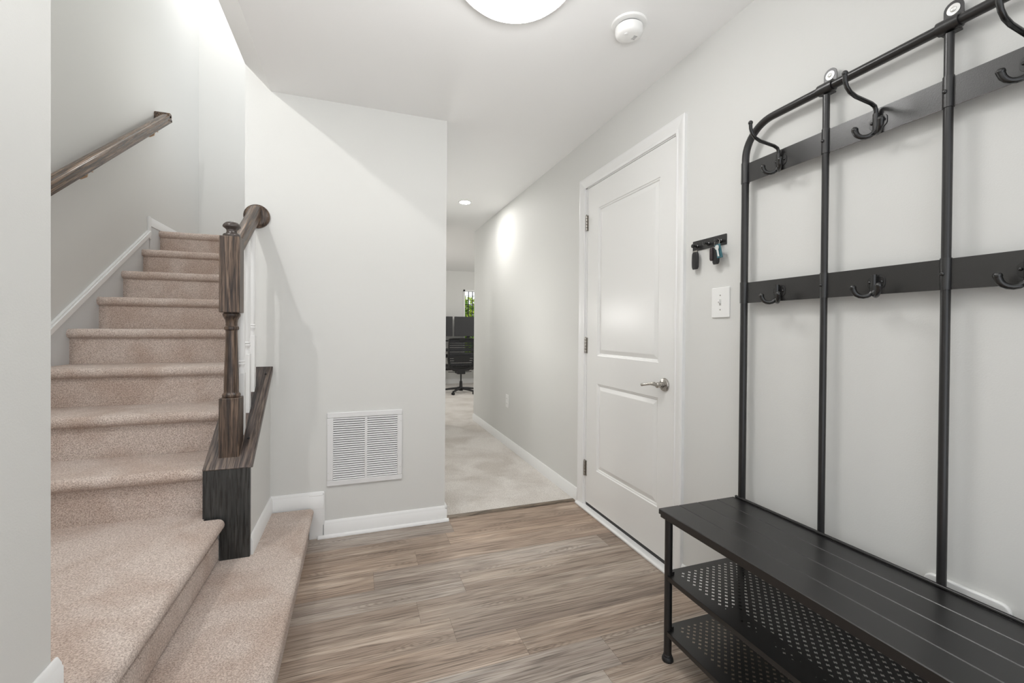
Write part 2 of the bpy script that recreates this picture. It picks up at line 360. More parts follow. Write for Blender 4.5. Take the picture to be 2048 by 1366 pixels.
# stepped part around the carpeted bottom step
skirt_y(mb, YV, -1, XP, -0.168, 0.168)
mb.prism([(-0.243, 0), (-0.172, 0.0), (-0.172, .245), (-0.243, .245)], 1, YV - .0145, YV)
mb.prism([(-0.176, .07), (-0.164, .076), (-0.164, .256), (-0.176, .250)], 1, YV - .012, YV)
struct('baseboard_vent', mb, TRIM, bevel=.0015)
mb = MB(); skirt_x(mb, XP, 1, 2.165, YV, 0.168)
struct('baseboard_stair', mb, TRIM, bevel=.0015)
mb = MB(); skirt_x(mb, XN, 1, -1.0, YN + .015, Z2 - .01, .100); mb.box(XN - .1, XN, YN, YN + .012, Z2 - .01, Z2 + .08)
struct('baseboard_near_left', mb, TRIM, bevel=.002)
mb = MB(); skirt_y(mb, YB, -1, -1.5, 5.0, 0, .11); struct('baseboard_office', mb, TRIM)
# sloped skirt board on the stair's left wall
SL = RISE / RUN
def sk_z(y): return 1.176 + (y - 2.95) * ((1.925 - 1.176) / (4.11 - 2.95))
ya, yb = 2.225, 4.115
mb = MB().prism([(ya, sk_z(ya) - .45), (yb, sk_z(yb) - .45), (yb, sk_z(yb) - .055), (ya, sk_z(ya) - .055)], 0, XL, XL + .010).box(XL, XL + .010, 4.11, 4.33, ZTOP - .3, ZTOP)
struct('trim_2', mb, plain('skirt_board_paint', (214, 216, 217), 0.4))
mb = MB()
for d0, d1, th in ((.056, .046, .016), (.048, .012, .022), (.016, .0, .014)):
    mb.prism([(ya, sk_z(ya) - d0), (yb, sk_z(yb) - d0), (yb, sk_z(yb) - d1), (ya, sk_z(ya) - d1)], 0, XL, XL + th)
mb.prism([(4.100, ZTOP - .1), (4.130, ZTOP - .1), (4.130, ZTOP + .072), (4.100, ZTOP + .072)], 0, XL, XL + .015)
skirt_x(mb, XL, 1, 4.13, YBK, ZTOP, .072)
skirt_y(mb, YBK, -1, XL, .5, ZTOP, .072)
struct('trim_3', mb, TRIM, bevel=.0015)

# ------------------------------------------------------------------ carpeted stairs
st = thing('staircase', 'carpeted staircase climbing from the entry landing up to the left of the grille wall', 'stairs', (-1.04, 2.2, 0))
def noise_bump(o, sub=1, strength=0.003, size=.02):
    return o
def nose_profile(y_front, z_top, y_back, z_low, t=.052, over=.030):
    """cross-section in (y,z): tread top, rounded nosing, riser underneath"""
    r = t / 2; yf = y_front - over; pts = [(y_back, z_top)]
    for i in range(9):
        a = math.radians(90 + 180 * i / 8); pts.append((yf + r + r * 0.95 * math.cos(a), z_top - r + r * math.sin(a)))
    pts += [(y_front + .001, z_top - t - .004), (y_front, z_low), (y_back, z_low)]
    return pts
def cut_prism(poly, axis, a, b, n):
    """prism with n slices so that the cloth edge can wobble"""
    m = MB(); k = len(poly); vs_ = []; fs = []
    for i in range(n + 1):
        t = a + (b - a) * i / n; w = random.uniform(-1, 1) * .0012
        for (p, q) in poly:
            v = [p, q + (w if q > min(z for _, z in poly) + .01 else 0)]; v.insert(axis, t); vs_.append(tuple(v))
    for i in range(n):
        for j in range(k): fs.append((i * k + j, i * k + (j + 1) % k, (i + 1) * k + (j + 1) % k, (i + 1) * k + j))
    fs.append(tuple(range(k))); fs.append(tuple(n * k + j for j in range(k))[::-1])
    return m.add(vs_, fs)
for k in range(1, 9):
    yf = Y0 + RUN * (k - 1); zt = Z2 + RISE * k
    yb = yf + RUN + .01 if k < 8 else YBK
    xr = XS + .005
    obj('step', cut_prism(nose_profile(yf, zt, yb, zt - RISE), 0, XL + .010, xr, 24), CARPET, st, smooth=True)
# landing (two risers above the floor): nosing runs along its right edge
def side_nose(x_front, z_top, x_back, z_low, t, over):
    return [(-p, q) for p, q in nose_profile(-x_front, z_top, -x_back, z_low, t, over)]
obj('landing', cut_prism(side_nose(-0.566, Z2, XL + .005, Z1, .05, .046), 1, YN - 1.6, 2.132, 40), CARPET, st, smooth=True)
obj('landing_back', MB().box(XL + .005, -.60, 2.10, 2.235, Z1, Z2), CARPET, st)
# carpet band under the landing nosing
obj('riser_band', MB().prism([(-.60, .20), (-.547, .185), (-.543, .20), (-.543, .275), (-.549, .288), (-.60, .30)], 1, YN - 1.6, 2.135), CARPET, st, bevel=.004)
obj('bottom_step', cut_prism(side_nose(-0.243, Z1, -.9, 0.0, .045, .026), 1, YN - 1.6, 2.612, 40), CARPET, st, smooth=True)

# ------------------------------------------------------------------ balustrade with newel, cap and fascia
ra = thing('stair_balustrade', 'dark oak newel, handrail and cap with white balusters beside the carpeted stairs', 'railing', (-.52, 2.23, Z1))
# fascia board on the end of the knee wall (notched around the landing)
mb = MB().prism([(-.606, Z2 - .02), (-.545, Z2 - .02), (-.545, Z1 - .005), (-.432, Z1 - .005), (-.432, .571), (-.606, .571)], 1, 2.148, 2.170)
obj('fascia', mb, WOODF, ra, bevel=.002, label='charcoal wooden end board under the newel')
# sloped cap
cy0, cy1 = 2.146, YV
mb = MB().prism([(cy0, cap_z(cy0)), (cy1, cap_z(cy1)), (cy1, cap_z(cy1) - .030), (2.172, cap_z(2.172) - .032), (cy0, cap_z(cy0) - .004)], 0, -.607, -.425)
obj('cap', mb, WOODCAP, ra, bevel=.004)
NX, NY = -.521, 2.229; hw = .039
def sq(mb, cx, cy, w, z0, z1, ch=.004):
    return mb.box(cx - w, cx + w, cy - w, cy + w, z0, z1)
nw = obj('newel_post', sq(MB(), NX, NY, hw, cap_z(2.19) - .03, .863), WOODZ, ra, bevel=.003)
obj('upper_block', sq(MB(), NX, NY, hw, 1.236, 1.568), WOODZ, nw, bevel=.003)
prof = [(.030, .858), (.034, .866), (.036, .872), (.034, .879), (.030, .883), (.0285, .890), (.029, .90), (.0285, .95), (.026, 1.03), (.024, 1.10), (.0225, 1.150),
        (.0235, 1.158), (.028, 1.162), (.029, 1.168), (.028, 1.174), (.023, 1.178), (.0225, 1.19), (.025, 1.205), (.031, 1.217), (.034, 1.222), (.034, 1.230), (.030, 1.234), (.030, 1.24)]
obj('turned_shaft', MB().lathe([(r, z) for r, z in prof], (NX, NY, 0), n=32), WOODZ, nw, smooth=True)
fin = [(.030, 1.566), (.034, 1.569), (.035, 1.575), (.032, 1.581), (.024, 1.584), (.020, 1.592), (.021, 1.601), (.027, 1.607), (.034, 1.612), (.035, 1.617), (.032, 1.624), (.024, 1.632), (.012, 1.637), (.0, 1.638)]
obj('finial', MB().lathe(fin, (NX, NY, 0), n=32), plain('dark_oak_finial', (74, 66, 62), 0.25), nw, smooth=True)
# handrail
def rail_section(w=.058, h=.062):
    return [(-.5, -.5), (.5, -.5), (.5, -.25), (.42, -.15), (.42, -.05), (.5, .05), (.5, .25), (.40, .42), (.2, .5), (-.2, .5), (-.40, .42), (-.5, .25), (-.5, .05), (-.42, -.05), (-.42, -.15), (-.5, -.25)], w, h
def rail(mb, p0, p1, w=.058, h=.062, up=Vector((0, 0, 1))):
    sec, _, _ = rail_section(); p0 = Vector(p0); p1 = Vector(p1); t = (p1 - p0).normalized(); sd = t.cross(up).normalized(); u = sd.cross(t).normalized()
    n = len(sec); vs_ = [p0 + sd * a * w + u * b * h for a, b in sec] + [p1 + sd * a * w + u * b * h for a, b in sec]
    return mb.add(vs_, [tuple(range(n))[::-1], tuple(range(n, 2 * n))] + [(i, (i + 1) % n, n + (i + 1) % n, n + i) for i in range(n)])
hr = obj('handrail', rail(MB(), (-.510, 2.262, 1.545), (-.506, YV - .012, 1.790), .052, .060), WOODY, ra, bevel=.0025)
obj('rosette', MB().lathe([(.030, .024), (.046, .022), (.056, .017), (.062, .012), (.063, .0)], (-.503, YV, 1.763), axis=(0, -1, 0), n=36), WOODZ, hr, smooth=True, label='round dark oak wall rosette at the end of the handrail')
def rail_z(y): return 1.545 + (y - 2.262) * (1.790 - 1.545) / (YV - .012 - 2.262) - .035
def baluster(y):
    x = -.500; zb = cap_z(y) ; zt = rail_z(y); zr = zb + (1.172 - cap_z(2.51)) 
    mb = MB(); w = .0165
    # bottom follows the sloping cap
    mb.add([(x - w, y - w, cap_z(y - w)), (x + w, y - w, cap_z(y - w)), (x + w, y + w, cap_z(y + w)), (x - w, y + w, cap_z(y + w)),
            (x - w, y - w, zr - .045), (x + w, y - w, zr - .045), (x + w, y + w, zr - .045), (x - w, y + w, zr - .045)],
           [(0, 3, 2, 1), (4, 5, 6, 7), (0, 1, 5, 4), (1, 2, 6, 5), (2, 3, 7, 6), (3, 0, 4, 7)])
    mb.lathe([(.0155, zr - .050), (.0165, zr - .040), (.013, zr - .032), (.0125, zr - .012), (.0165, zr - .006), (.0165, zr - .001), (.0125, zr + .003), (.0165, zr + .006), (.0165, zr + .011), (.0135, zr + .014), (.0155, zr + .05), (.0165, zr + .16), (.015, zr + .34), (.014, zt + .004)], (x, y, 0), n=20)
    return obj('baluster', mb, TRIM, ra, bevel=.0012, label='white turned baluster')
for y in (2.300, 2.405, 2.515): baluster(y)
for (x, y) in ((-.462, 2.268), (-.452, 2.60)):
    obj('screw_plug', MB().sphere((x, y, cap_z(y)), .006, 10), RUBBER, ra, smooth=True)

# wall handrail on the left wall of the stairs
wr = thing('wall_handrail', 'dark oak handrail mounted along the left wall above the stairs', 'handrail', (XL, 3.4, 2.2))
hx = XL + .075
slope = (2.862 - 1.895) / (4.255 - 2.85)
A = (hx, 2.0, 1.895 + (2.0 - 2.85) * slope); B = (hx, 4.255, 2.862)
wrr = obj('rail', rail(MB(), A, B, .056, .066), wood('brown_oak_rail', 1, (72, 60, 52), (106, 86, 70), (136, 112, 92), 0.2, along=2, across=75, tilt=math.atan(.688)), wr, bevel=.003)
obj('return_end', rail(MB(), (hx + .028, 4.235, 2.855), (XL + .001, 4.235, 2.855), .050, .066), WOODY, wrr, bevel=.003)
for by in (4.02, 3.15, 2.3):
    bz = 1.895 + (by - 2.85) * slope - .033
    mb = MB().lathe([(.028, 0), (.028, .004), (.018, .009), (.009, .012)], (XL, by, bz - .055), axis=(1, 0, 0), n=18)
    mb.tube([(XL + .005, by, bz - .055), (XL + .045, by, bz - .058), (XL + .068, by, bz - .045), (XL + .075, by, bz - .006)], .0065, 10)
    mb.box(hx - .012, hx + .012, by - .03, by + .03, bz - .010, bz - .004)
    obj('bracket', mb, SATIN, wr, smooth=True, label='small metal handrail bracket')

# ------------------------------------------------------------------ return-air grille
vg = thing('return_air_grille', 'white louvred return air grille low on the wall, two slatted halves', 'vent', (.05, YV, .49))
gx0, gx1, gz0, gz1 = -.1545, .2561, .2836, .6968
ix0, ix1, iz0, iz1 = gx0 + .033, gx1 - .028, gz0 + .030, gz1 - .030
mb = MB(); T = .010
mb.box(gx0, gx1, YV - T, YV, gz1 - .030, gz1); mb.box(gx0, gx1, YV - T, YV, gz0, gz0 + .030)
mb.box(gx0, ix0, YV - T, YV, iz0, iz1); mb.box(ix1, gx1, YV - T, YV, iz0, iz1)
obj('frame', mb, VENTM, vg, bevel=.003)
obj('divider', MB().box(.046, .060, YV - .008, YV, iz0, iz1), VENTM, vg, bevel=.001)
obj('shade_backing', MB().box(ix0, ix1, YV - .0016, YV - .0006, iz0, iz1), DARKGAP, vg)  # dark sheet on the wall stands in for shade between the louvres
for a, b in ((ix0, .046), (.060, ix1)):
    mb = MB(); n = 28; dz = (iz1 - iz0) / n
    for i in range(n):
        z = iz0 + dz * i
        mb.prism([(YV - .0085, z + dz * .22), (YV - .0095, z + dz * .32), (YV - .0030, z + dz * .92), (YV - .0018, z + dz * .84)], 0, a, b)
    obj('louvres', mb, VENTM, vg)
for x, z in ((gx0 + .008, .63), (gx0 + .008, .36), (gx1 - .008, .63), (gx1 - .008, .36)):
    obj('screw', MB().lathe([(.0035, 0), (.0035, .0008), (.001, .0016)], (x, YV - T, z), (0, -1, 0), 10), ZINC, vg, smooth=True)

# ------------------------------------------------------------------ door in the right wall
dr = bpy.data.objects.new('door_1', None); COL.objects.link(dr); dr.location = (XR, 2.12, 0); dr['kind'] = 'structure'
XD = XR + .002
def panel_face(mb, x, y0, y1, z0, z1, panels):
    """front face (facing -x) with moulded recessed panels"""
    ys = [y0, panels[0][0], panels[0][1], y1]
    zs = [z0]
    for p in panels: zs += [p[2], p[3]]
    zs.append(z1)
    for i in range(3):
        for j in range(len(zs) - 1):
            if i == 1 and j % 2 == 1: continue
            mb.add([(x, ys[i], zs[j]), (x, ys[i + 1], zs[j]), (x, ys[i + 1], zs[j + 1]), (x, ys[i], zs[j + 1])], [(0, 1, 2, 3)])
    for (a, b, c, d) in panels:
        loops = [(0, 0), (.004, .004), (.011, .0055), (.013, .010), (.016, .0105), (.038, .0035), (.042, .0030)]
        prev = None
        for off, dep in loops:
            cur = [(x + dep, a + off, c + off), (x + dep, b - off, c + off), (x + dep, b - off, d - off), (x + dep, a + off, d - off)]
            if prev:
                for q in range(4): mb.add([prev[q], prev[(q + 1) % 4], cur[(q + 1) % 4], cur[q]], [(0, 1, 2, 3)])
            prev = cur
        mb.add(prev, [(0, 1, 2, 3)])
sy0, sy1, sz0, sz1 = 1.697, 2.543, .040, 2.101
mb = MB(); panel_face(mb, XD, sy0, sy1, sz0, sz1, [(1.818, 2.412, .280, .834), (1.818, 2.412, 1.010, 1.946)])
mb.add([(XD, sy0, sz0), (XD, sy1, sz0), (XD, sy1, sz1), (XD, sy0, sz1), (XD + .04, sy0, sz0), (XD + .04, sy1, sz0), (XD + .04, sy1, sz1), (XD + .04, sy0, sz1)],
       [(4, 5, 6, 7), (0, 1, 5, 4), (1, 2, 6, 5), (2, 3, 7, 6), (3, 0, 4, 7)])
slab = obj('door_panel', mb, DOORP, dr)
obj('door_sweep', MB().box(XD + .004, XD + .035, sy0, sy1, .018, .040), RUBBERTRIM, dr)
mb = MB().box(XR, XR + .11, sy1 + .0025, DY0 + .02, 0, DT + .02).box(XR, XR + .11, DY1 - .02, sy0 - .0025, 0, DT + .02).box(XR, XR + .11, DY1 - .02, DY0 + .02, sz1 + .0025, DT + .02)
mb.box(XR + .055, XR + .11, DY1, DY0, 0, DT)
obj('jamb', mb, TRIM, dr)
# casing
def casing_prof(w=.066):
    return [(0, 0), (0, .009), (.006, .011), (.012, .011), (.015, .008), (.020, .010), (.040, .014), (.050, .017), (w - .004, .018), (w, .016), (w, 0)]
cp = casing_prof()
def casing_leg(mb, yin, sgn, z1, w=.066):
    # poly in (x,y); mitred at the top: build as quads between bottom and top loops
    n = len(cp); bot = [(XR - d, yin + sgn * o, 0) for o, d in cp]; top = [(XR - d, yin + sgn * o, z1 + o) for o, d in cp]
    mb.add(bot + top, [tuple(range(n)), tuple(range(n, 2 * n))[::-1]] + [(i, (i + 1) % n, n + (i + 1) % n, n + i) for i in range(n)])
yi0, yi1, zi = DY0 + .0165, DY1 + .003 + .002, DT - .018 + .0
yi0 = 2.564; yi1 = 1.697 - .0; zi = 2.153 - .066
yi1 = 1.631 + .066
yi0 = 2.630 - .066
zi = 2.109
mb = MB(); casing_leg(mb, yi0, 1, zi); casing_leg(mb, yi1 - .004, -1, zi)
n = len(cp)
a = [(XR - d, yi0 + o, zi + o) for o, d in cp]; b = [(XR - d, yi1 - .004 - o, zi + o) for o, d in cp]
mb.add(a + b, [(i, (i + 1) % n, n + (i + 1) % n, n + i) for i in range(n)])
obj('casing', mb, TRIM, dr, smooth=True)
obj('threshold', MB().prism([(XR + .05, 0), (XR - .032, 0), (XR - .034, .010), (XR - .026, .018), (XR + .05, .020)], 1, 1.633, 2.628), TRIM, dr, bevel=.002, label='white wooden sill along the foot of the door')
for hz in (1.876, 1.072, .263):
    mb = MB(); yk = 2.5455
    for i in range(5):
        z0 = hz - .050 + i * .020; mb.lathe([(.0062, .0005), (.0068, .002), (.0068, .018), (.0062, .0195)], (XR - .007, yk, z0), n=12)
    mb.lathe([(.002, 0), (.0055, .002), (.004, .006), (.001, .008)], (XR - .007, yk, hz + .050), n=10)
    mb.box(XR - .002, XR + .003, yk - .0145, yk + .003, hz - .05, hz + .05)
    obj('hinge', mb, STEEL, dr, smooth=True)
hd = obj('lever_handle', MB().lathe([(.0335, 0), (.0335, .004), (.030, .009), (.022, .011), (.014, .013), (.0125, .030), (.014, .034), (.014, .048), (.010, .052), (.0, .053)], (XD, 1.768, .905), (-1, 0, 0), 28)
         .tube([(XD - .043, 1.768, .905), (XD - .045, 1.792, .908), (XD - .046, 1.82, .906), (XD - .047, 1.85, .899), (XD - .047, 1.875, .894), (XD - .046, 1.888, .893), (XD - .046, 1.893, .893)],
               [.010, .0105, .0075, .0062, .0062, .0085, .003], 14), STEEL, dr, smooth=True, label='brushed nickel lever handle')
obj('keyhole', MB().lathe([(.003, 0), (.003, .001)], (XD - .0098, 1.752, .907), (-1, 0, 0), 10), RUBBER, hd)

# ------------------------------------------------------------------ coat rack bench
ht = thing('coat_rack_bench', 'tall black metal coat rack bench with hooks, seat and two perforated shoe shelves', 'coat rack', (1.21, .655, 0))
XB = 1.392; KB = XB / 1.370
YP = [y * KB for y in (1.250, .953, .655, .357, .060)]
def zs(z): return H_CAM + (z - H_CAM) * KB
seat_z = .530
# seat: pressed sheet with three long grooves
sx0, sx1, syn, syf = 1.029, 1.381, .014, 1.296
prof = []
w = (sx1 - sx0) / 4
pts = [(sx0, seat_z - .018)]
pts += [(sx0, seat_z - .0022), (sx0 + .0022, seat_z)]
for i in range(1, 4):
    gx = sx0 + w * i
    pts += [(gx - .0020, seat_z), (gx - .0012, seat_z - .0040), (gx, seat_z - .0040), (gx + .0004, seat_z - .0026), (gx + .0030, seat_z)]
pts += [(sx1 - .004, seat_z), (sx1 - .0012, seat_z - .0012), (sx1, seat_z - .004), (sx1, seat_z - .018)]
seat = obj('seat', MB().prism(pts, 1, syn, syf), BLACK, ht)
obj('seat_rim', MB().prism([(sx0 + .004, seat_z - .018), (sx0 + .018, seat_z - .018), (sx0 + .018, seat_z - .030), (sx0 + .004, seat_z - .030)], 1, syn + .004, syf - .004)
    .prism([(sx1 - .018, seat_z - .018), (sx1 - .004, seat_z - .018), (sx1 - .004, seat_z - .030), (sx1 - .018, seat_z - .030)], 1, syn + .004, syf - .004)
    .box(sx0 + .018, sx1 - .018, syf - .018, syf - .004, seat_z - .030, seat_z - .018).box(sx0 + .018, sx1 - .018, syn + .004, syn + .018, seat_z - .030, seat_z - .018), BLACK, ht, bevel=.0015)
obj('rear_rod', MB().tube([(1.3835, 1.290, seat_z + .003), (1.3835, .020, seat_z + .003)], .0055, 10), BLACKS, ht, smooth=True)
# front legs
for y in (1.262, .052):
    lg = obj('leg', MB().tube([(1.046, y, .012), (1.046, y, seat_z - .018)], .0135, 20), BLACKS, ht, smooth=True)
    obj('foot', MB().lathe([(.019, 0), (.020, .004), (.0185, .012), (.0150, .016), (.0150, .022), (.0137, .024)], (1.046, y, 0), n=20), RUBBER, lg, smooth=True)
    for zz in (.105, .300):
        obj('shelf_pin', MB().tube([(1.046, y - .022, zz), (1.046, y + .016, zz)], .0045, 10).box(1.052, 1.062, y - .012, y + .002, zz - .010, zz + .018), BLACKS, lg, smooth=True)
# rear uprights
for i, y in enumerate(YP):
    outer = i in (0, 4); r = .0130 if outer else .0098
    z0, z1 = (.012, zs(1.726)) if outer else (seat_z - .01, zs(1.905))
    up = obj('upright', MB().tube([(XB, y, z0), (XB, y, z1)], r, 20), BLACKS, ht, smooth=True)
    if outer: obj('foot', MB().lathe([(.019, 0), (.020, .004), (.0185, .012), (.0150, .016), (.0150, .022), (.0132, .024)], (XB, y, 0), n=20), RUBBER, up, smooth=True)
    for zb in ((zs(1.276), zs(1.354)), (zs(1.724), zs(1.800))):
        s_ = obj('sleeve', MB().tube([(XB, y, zb[0]), (XB, y, zb[1])], r + .0018, 20), BLACK, up, smooth=True)
        if not outer:
            zc = (zb[0] + zb[1]) / 2
            obj('bolt', MB().sphere((XB - r - .0028, y + .002, zc), .0052, 12, (.6, 1, 1)), BLACKG, s_, smooth=True)
# top rail with rounded corners
path = [(XB, YP[0], zs(1.724)), (XB, YP[0], zs(1.815))]
R_ = .114; zt = zs(1.927)
for i in range(1, 13):
    a = math.radians(90 * i / 12); path.append((XB, YP[0] - R_ + R_ * math.cos(a), zt - R_ + R_ * math.sin(a)))
for i in range(13):
    a = math.radians(90 + 90 * i / 12); path.append((XB, YP[4] + R_ + R_ * math.cos(a), zt - R_ + R_ * math.sin(a)))
path.append((XB, YP[4], zs(1.724)))
obj('top_rail', MB().tube(path, .0130, 20), BLACKS, ht, smooth=True)
for y in YP[1:4]:
    br = obj('wall_bracket', MB().tube([(XB, y - .022, zt), (XB, y + .022, zt)], .0178, 20).prism([(y + p, zt + .030 + q) for p, q in rrect(.040, .070, .0195)], 0, XB + .016, XB + .0185)
             .box(XB + .0, XB + .018, y - .018, y + .018, zt - .0185, zt - .014), BLACK, ht, smooth=True)
    ws = obj('washer', MB().lathe([(.0135, 0), (.0135, .0012), (.004, .0018)], (XB + .016, y, zt + .043), (-1, 0, 0), 22), ZINC, br, smooth=True)
    obj('screw', MB().lathe([(.0068, .0012), (.0065, .003), (.004, .0045), (.0, .0047)], (XB + .016, y, zt + .043), (-1, 0, 0), 14)
        .tube([(XB + .018, y, zt + .043), (XR, y, zt + .043)], .006, 10), ZINC, ws, smooth=True)
# hook rails
for z0, z1 in ((zs(1.276), zs(1.352)), (zs(1.724), zs(1.796))):
    hb = MB()
    for i in range(4):
        a_, b_ = YP[i + 1] + .0100, YP[i] - .0100
        hb.prism([(XB - .0007, z0), (XB + .0007, z0), (XB + .0007, z1), (XB - .0007, z1)], 1, a_, b_)
    obj('hook_rail', hb, BLACKP, ht)
def hook(y, zc, tall):
    xp = XB - .001
    hk = obj('double_hook' if not tall else 'triple_hook',
             MB().prism([(y + p, zc + q) for p, q in rrect(.046, .036, .013)], 0, xp - .0018, xp), BLACK, ht, bevel=.0006)
    sm = MB(); xs = xp - .010
    sm.tube([(xs, y, zc - .028), (xs, y, zc + .022)], [.0075, .0075], 14)
    sm.box(xs, xp, y - .0075, y + .0075, zc - .014, zc + .016)
    if tall:
        sm.tube([(xs, y, zc + .015), (xs, y, zc + .032), (xs - .006, y, zc + .042), (xs - .022, y, zc + .0475), (xs - .085, y, zc + .0545), (xs - .108, y, zc + .062), (xs - .122, y, zc + .074), (xs - .129, y, zc + .090), (xs - .130, y, zc + .106)], .0056, 12)
        sm.sphere((xs - .130, y, zc + .109), .0078, 12)
    for s_ in (1, -1):
        d = Vector((-.60, .80 * s_, 0)).normalized() if s_ > 0 else Vector((-.72, -.69, 0)).normalized(); L_ = .045
        b0 = Vector((xs, y, zc - .018)); pts = []
        for i in range(9):
            a = math.radians(180 * i / 8); pts.append(b0 + d * (L_ / 2) * (1 - math.cos(a)) + Vector((0, 0, -.021 * math.sin(a))))
        pts[-1] = pts[-1] + d * .002 + Vector((0, 0, .003))
        sm.tube(pts, [.0066] * 6 + [.0070, .0074, .0078], 12); sm.sphere(pts[-1] + Vector((0, 0, .002)), .0088, 12)
    obj('prongs', sm, BLACKG, hk, smooth=True)
    for s_ in (1, -1): obj('screw', MB().sphere((xp - .003, y + s_ * .0155, zc + .001), .0042, 10, (.7, 1, 1)), BLACKG, hk, smooth=True)
for i in range(4):
    y = (YP[i] + YP[i + 1]) / 2 + .004
    hook(y, zs(1.757), True); hook(y, zs(1.309), False)
# perforated shoe shelves
def shelf(zt):
    x0, x1, y0, y1 = 1.033, 1.380, .030, 1.280
    p = .0275 / 2; c0x, c0y = 1.098, 1.247
    nx, ny = 19, int((c0y - .063) / p) + 1
    gx0_, gy1_ = c0x - 1.5 * p, c0y + .5 * p
    L_, w_ = .0056, .0023
    V = {}; vs_ = []; fs = []
    def vid(x, y):
        k = (round(x, 6), round(y, 6))
        if k not in V: V[k] = len(vs_); vs_.append((k[0], k[1], zt))
        return V[k]
    for i in range(nx + 1):
        for j in range(ny):
            cx = gx0_ + (i + .5) * p; cy = gy1_ - (j + .5) * p
            hole = (i % 2 == 1) == (j % 2 == 0) 
            if i == 0 and j % 2 == 0: hole = False
            xs_ = [cx - p / 2, cx - L_, cx - w_, cx + w_, cx + L_, cx + p / 2]; ys_ = [cy - p / 2, cy - L_, cy - w_, cy + w_, cy + L_, cy + p / 2]
            for a in range(5):
                for b in range(5):
                    if hole and ((a == 2 and 1 <= b <= 3) or (b == 2 and 1 <= a <= 3)): continue
                    fs.append((vid(xs_[a], ys_[b]), vid(xs_[a + 1], ys_[b]), vid(xs_[a + 1], ys_[b + 1]), vid(xs_[a], ys_[b + 1])))
    gx1_, gy0_ = gx0_ + (nx + 1) * p, gy1_ - ny * p
    m = MB(); m.v = vs_; m.f = fs
    cc = .030
    m.add([(x0, y0 + cc, zt), (x0 + cc, y0, zt), (gx0_, y0, zt), (gx0_, y1, zt), (x0 + cc, y1, zt), (x0, y1 - cc, zt)], [(0, 1, 2, 3, 4, 5)])
    for q in ((gx1_, x1, y0, y1), (gx0_, gx1_, y0, gy0_), (gx0_, gx1_, gy1_, y1)):
        m.add([(q[0], q[2], zt), (q[1], q[2], zt), (q[1], q[3], zt), (q[0], q[3], zt)], [(0, 1, 2, 3)])
    t = .0012
    nV = len(m.v); top = list(m.f)
    # sheet thickness: duplicate underside
    m.v += [(x, y, z - t) for x, y, z in m.v]; m.f += [tuple(i + nV for i in f)[::-1] for f in top]
    # folded edges
    h = .016
    m.box(x0, x0 + .0015, y0 + cc, y1 - cc, zt - h, zt); m.box(x1 - .0015, x1, y0, y1, zt - h, zt)
    m.box(x0 + cc, x1, y0, y0 + .0015, zt - h, zt); m.box(x0 + cc, x1, y1 - .0015, y1, zt - h, zt)
    for ye, sg in ((y1, 1), (y0, -1)):
        m.prism([(x0, ye - sg * cc), (x0 + cc, ye), (x0 + cc, ye - sg * .002), (x0 + .002, ye - sg * cc)], 2, zt - h, zt)
    me = bpy.data.meshes.new('shelf'); off = ht.location
    me.from_pydata([(a - off.x, b - off.y, c - off.z) for a, b, c in m.v], [], m.f); me.materials.append(BLACK); me.update()
    o = bpy.data.objects.new('shelf', me); COL.objects.link(o); o.parent = ht
    return o
shelf(.308); shelf(.112)

# ------------------------------------------------------------------ small things on the right wall
kh = thing('key_holder', 'short black key rack with three pegs on the wall between door and coat rack', 'key rack', (XR, 1.486, 1.55))
obj('plate', MB().prism([(1.486 + p, 1.5505 + q) for p, q in rrect(.190, .044, .003)], 0, XR - .004, XR), BLACK, kh, bevel=.0008)
PEG = [1.553, 1.487, 1.420]
for y in PEG:
    obj('peg', MB().lathe([(.0085, 0), (.0085, .003), (.0055, .005), (.0050, .020), (.0085, .022), (.0085, .027), (.006, .028)], (XR - .004, y, 1.547), (-1, 0, 0), 18), BLACKG, kh, smooth=True)
def fob_mesh(cx, cy, ztop, w, h, t, taper=.8):
    m = MB(); n = 8
    sec = rrect(1, 1, .3, 4); rows = []
    for i in range(n + 1):
        u = i / n; ww = w * (taper + (1 - taper) * math.sin(math.pi * min(1, u * .75 + .12))); 
        if i == 0 or i == n: ww *= .82
        tt = t * (.7 if i in (0, n) else 1); rows.append([(cx + q * tt, cy + p * ww, ztop - h * u) for p, q in sec])
    k = len(sec); m.v = [v for r in rows for v in r]
    for i in range(n):
        for j in range(k): m.f.append((i * k + j, i * k + (j + 1) % k, (i + 1) * k + (j + 1) % k, (i + 1) * k + j))
    m.f.append(tuple(range(k))); m.f.append(tuple(n * k + j for j in range(k))[::-1]); return m
f1 = thing('car_key_fob', 'black oval car key fob hanging from the leftmost peg of the key rack', 'key fob', (XR - .022, PEG[0], 1.54))
obj('case', fob_mesh(XR - .020, PEG[0] - .006, 1.520, .037, .076, .012), RUBBER, f1, smooth=True, bevel=0)
obj('key_head', MB().box(XR - .023, XR - .017, PEG[0] - .019, PEG[0] + .007, 1.517, 1.526), STEEL, f1, bevel=.001)
obj('loop', MB().tube([(XR - .020, PEG[0] + .006 * math.cos(a), 1.533 + .013 * math.sin(a)) for a in [2 * math.pi * i / 16 for i in range(17)]], .0013, 8), RUBBER, f1, smooth=True)
ks = thing('keyring', 'bunch of keys with teal tag hanging from the rightmost peg of the key rack', 'keys', (XR - .022, PEG[2], 1.54))
c = (XR - .024, PEG[2], 1.540)
obj('ring', MB().tube([(c[0] + .004 * math.sin(a), c[1] + .013 * math.cos(a), c[2] - .002 + .015 * math.sin(a)) for a in [2 * math.pi * i / 24 for i in range(25)]], .0012, 8), STEEL, ks, smooth=True)
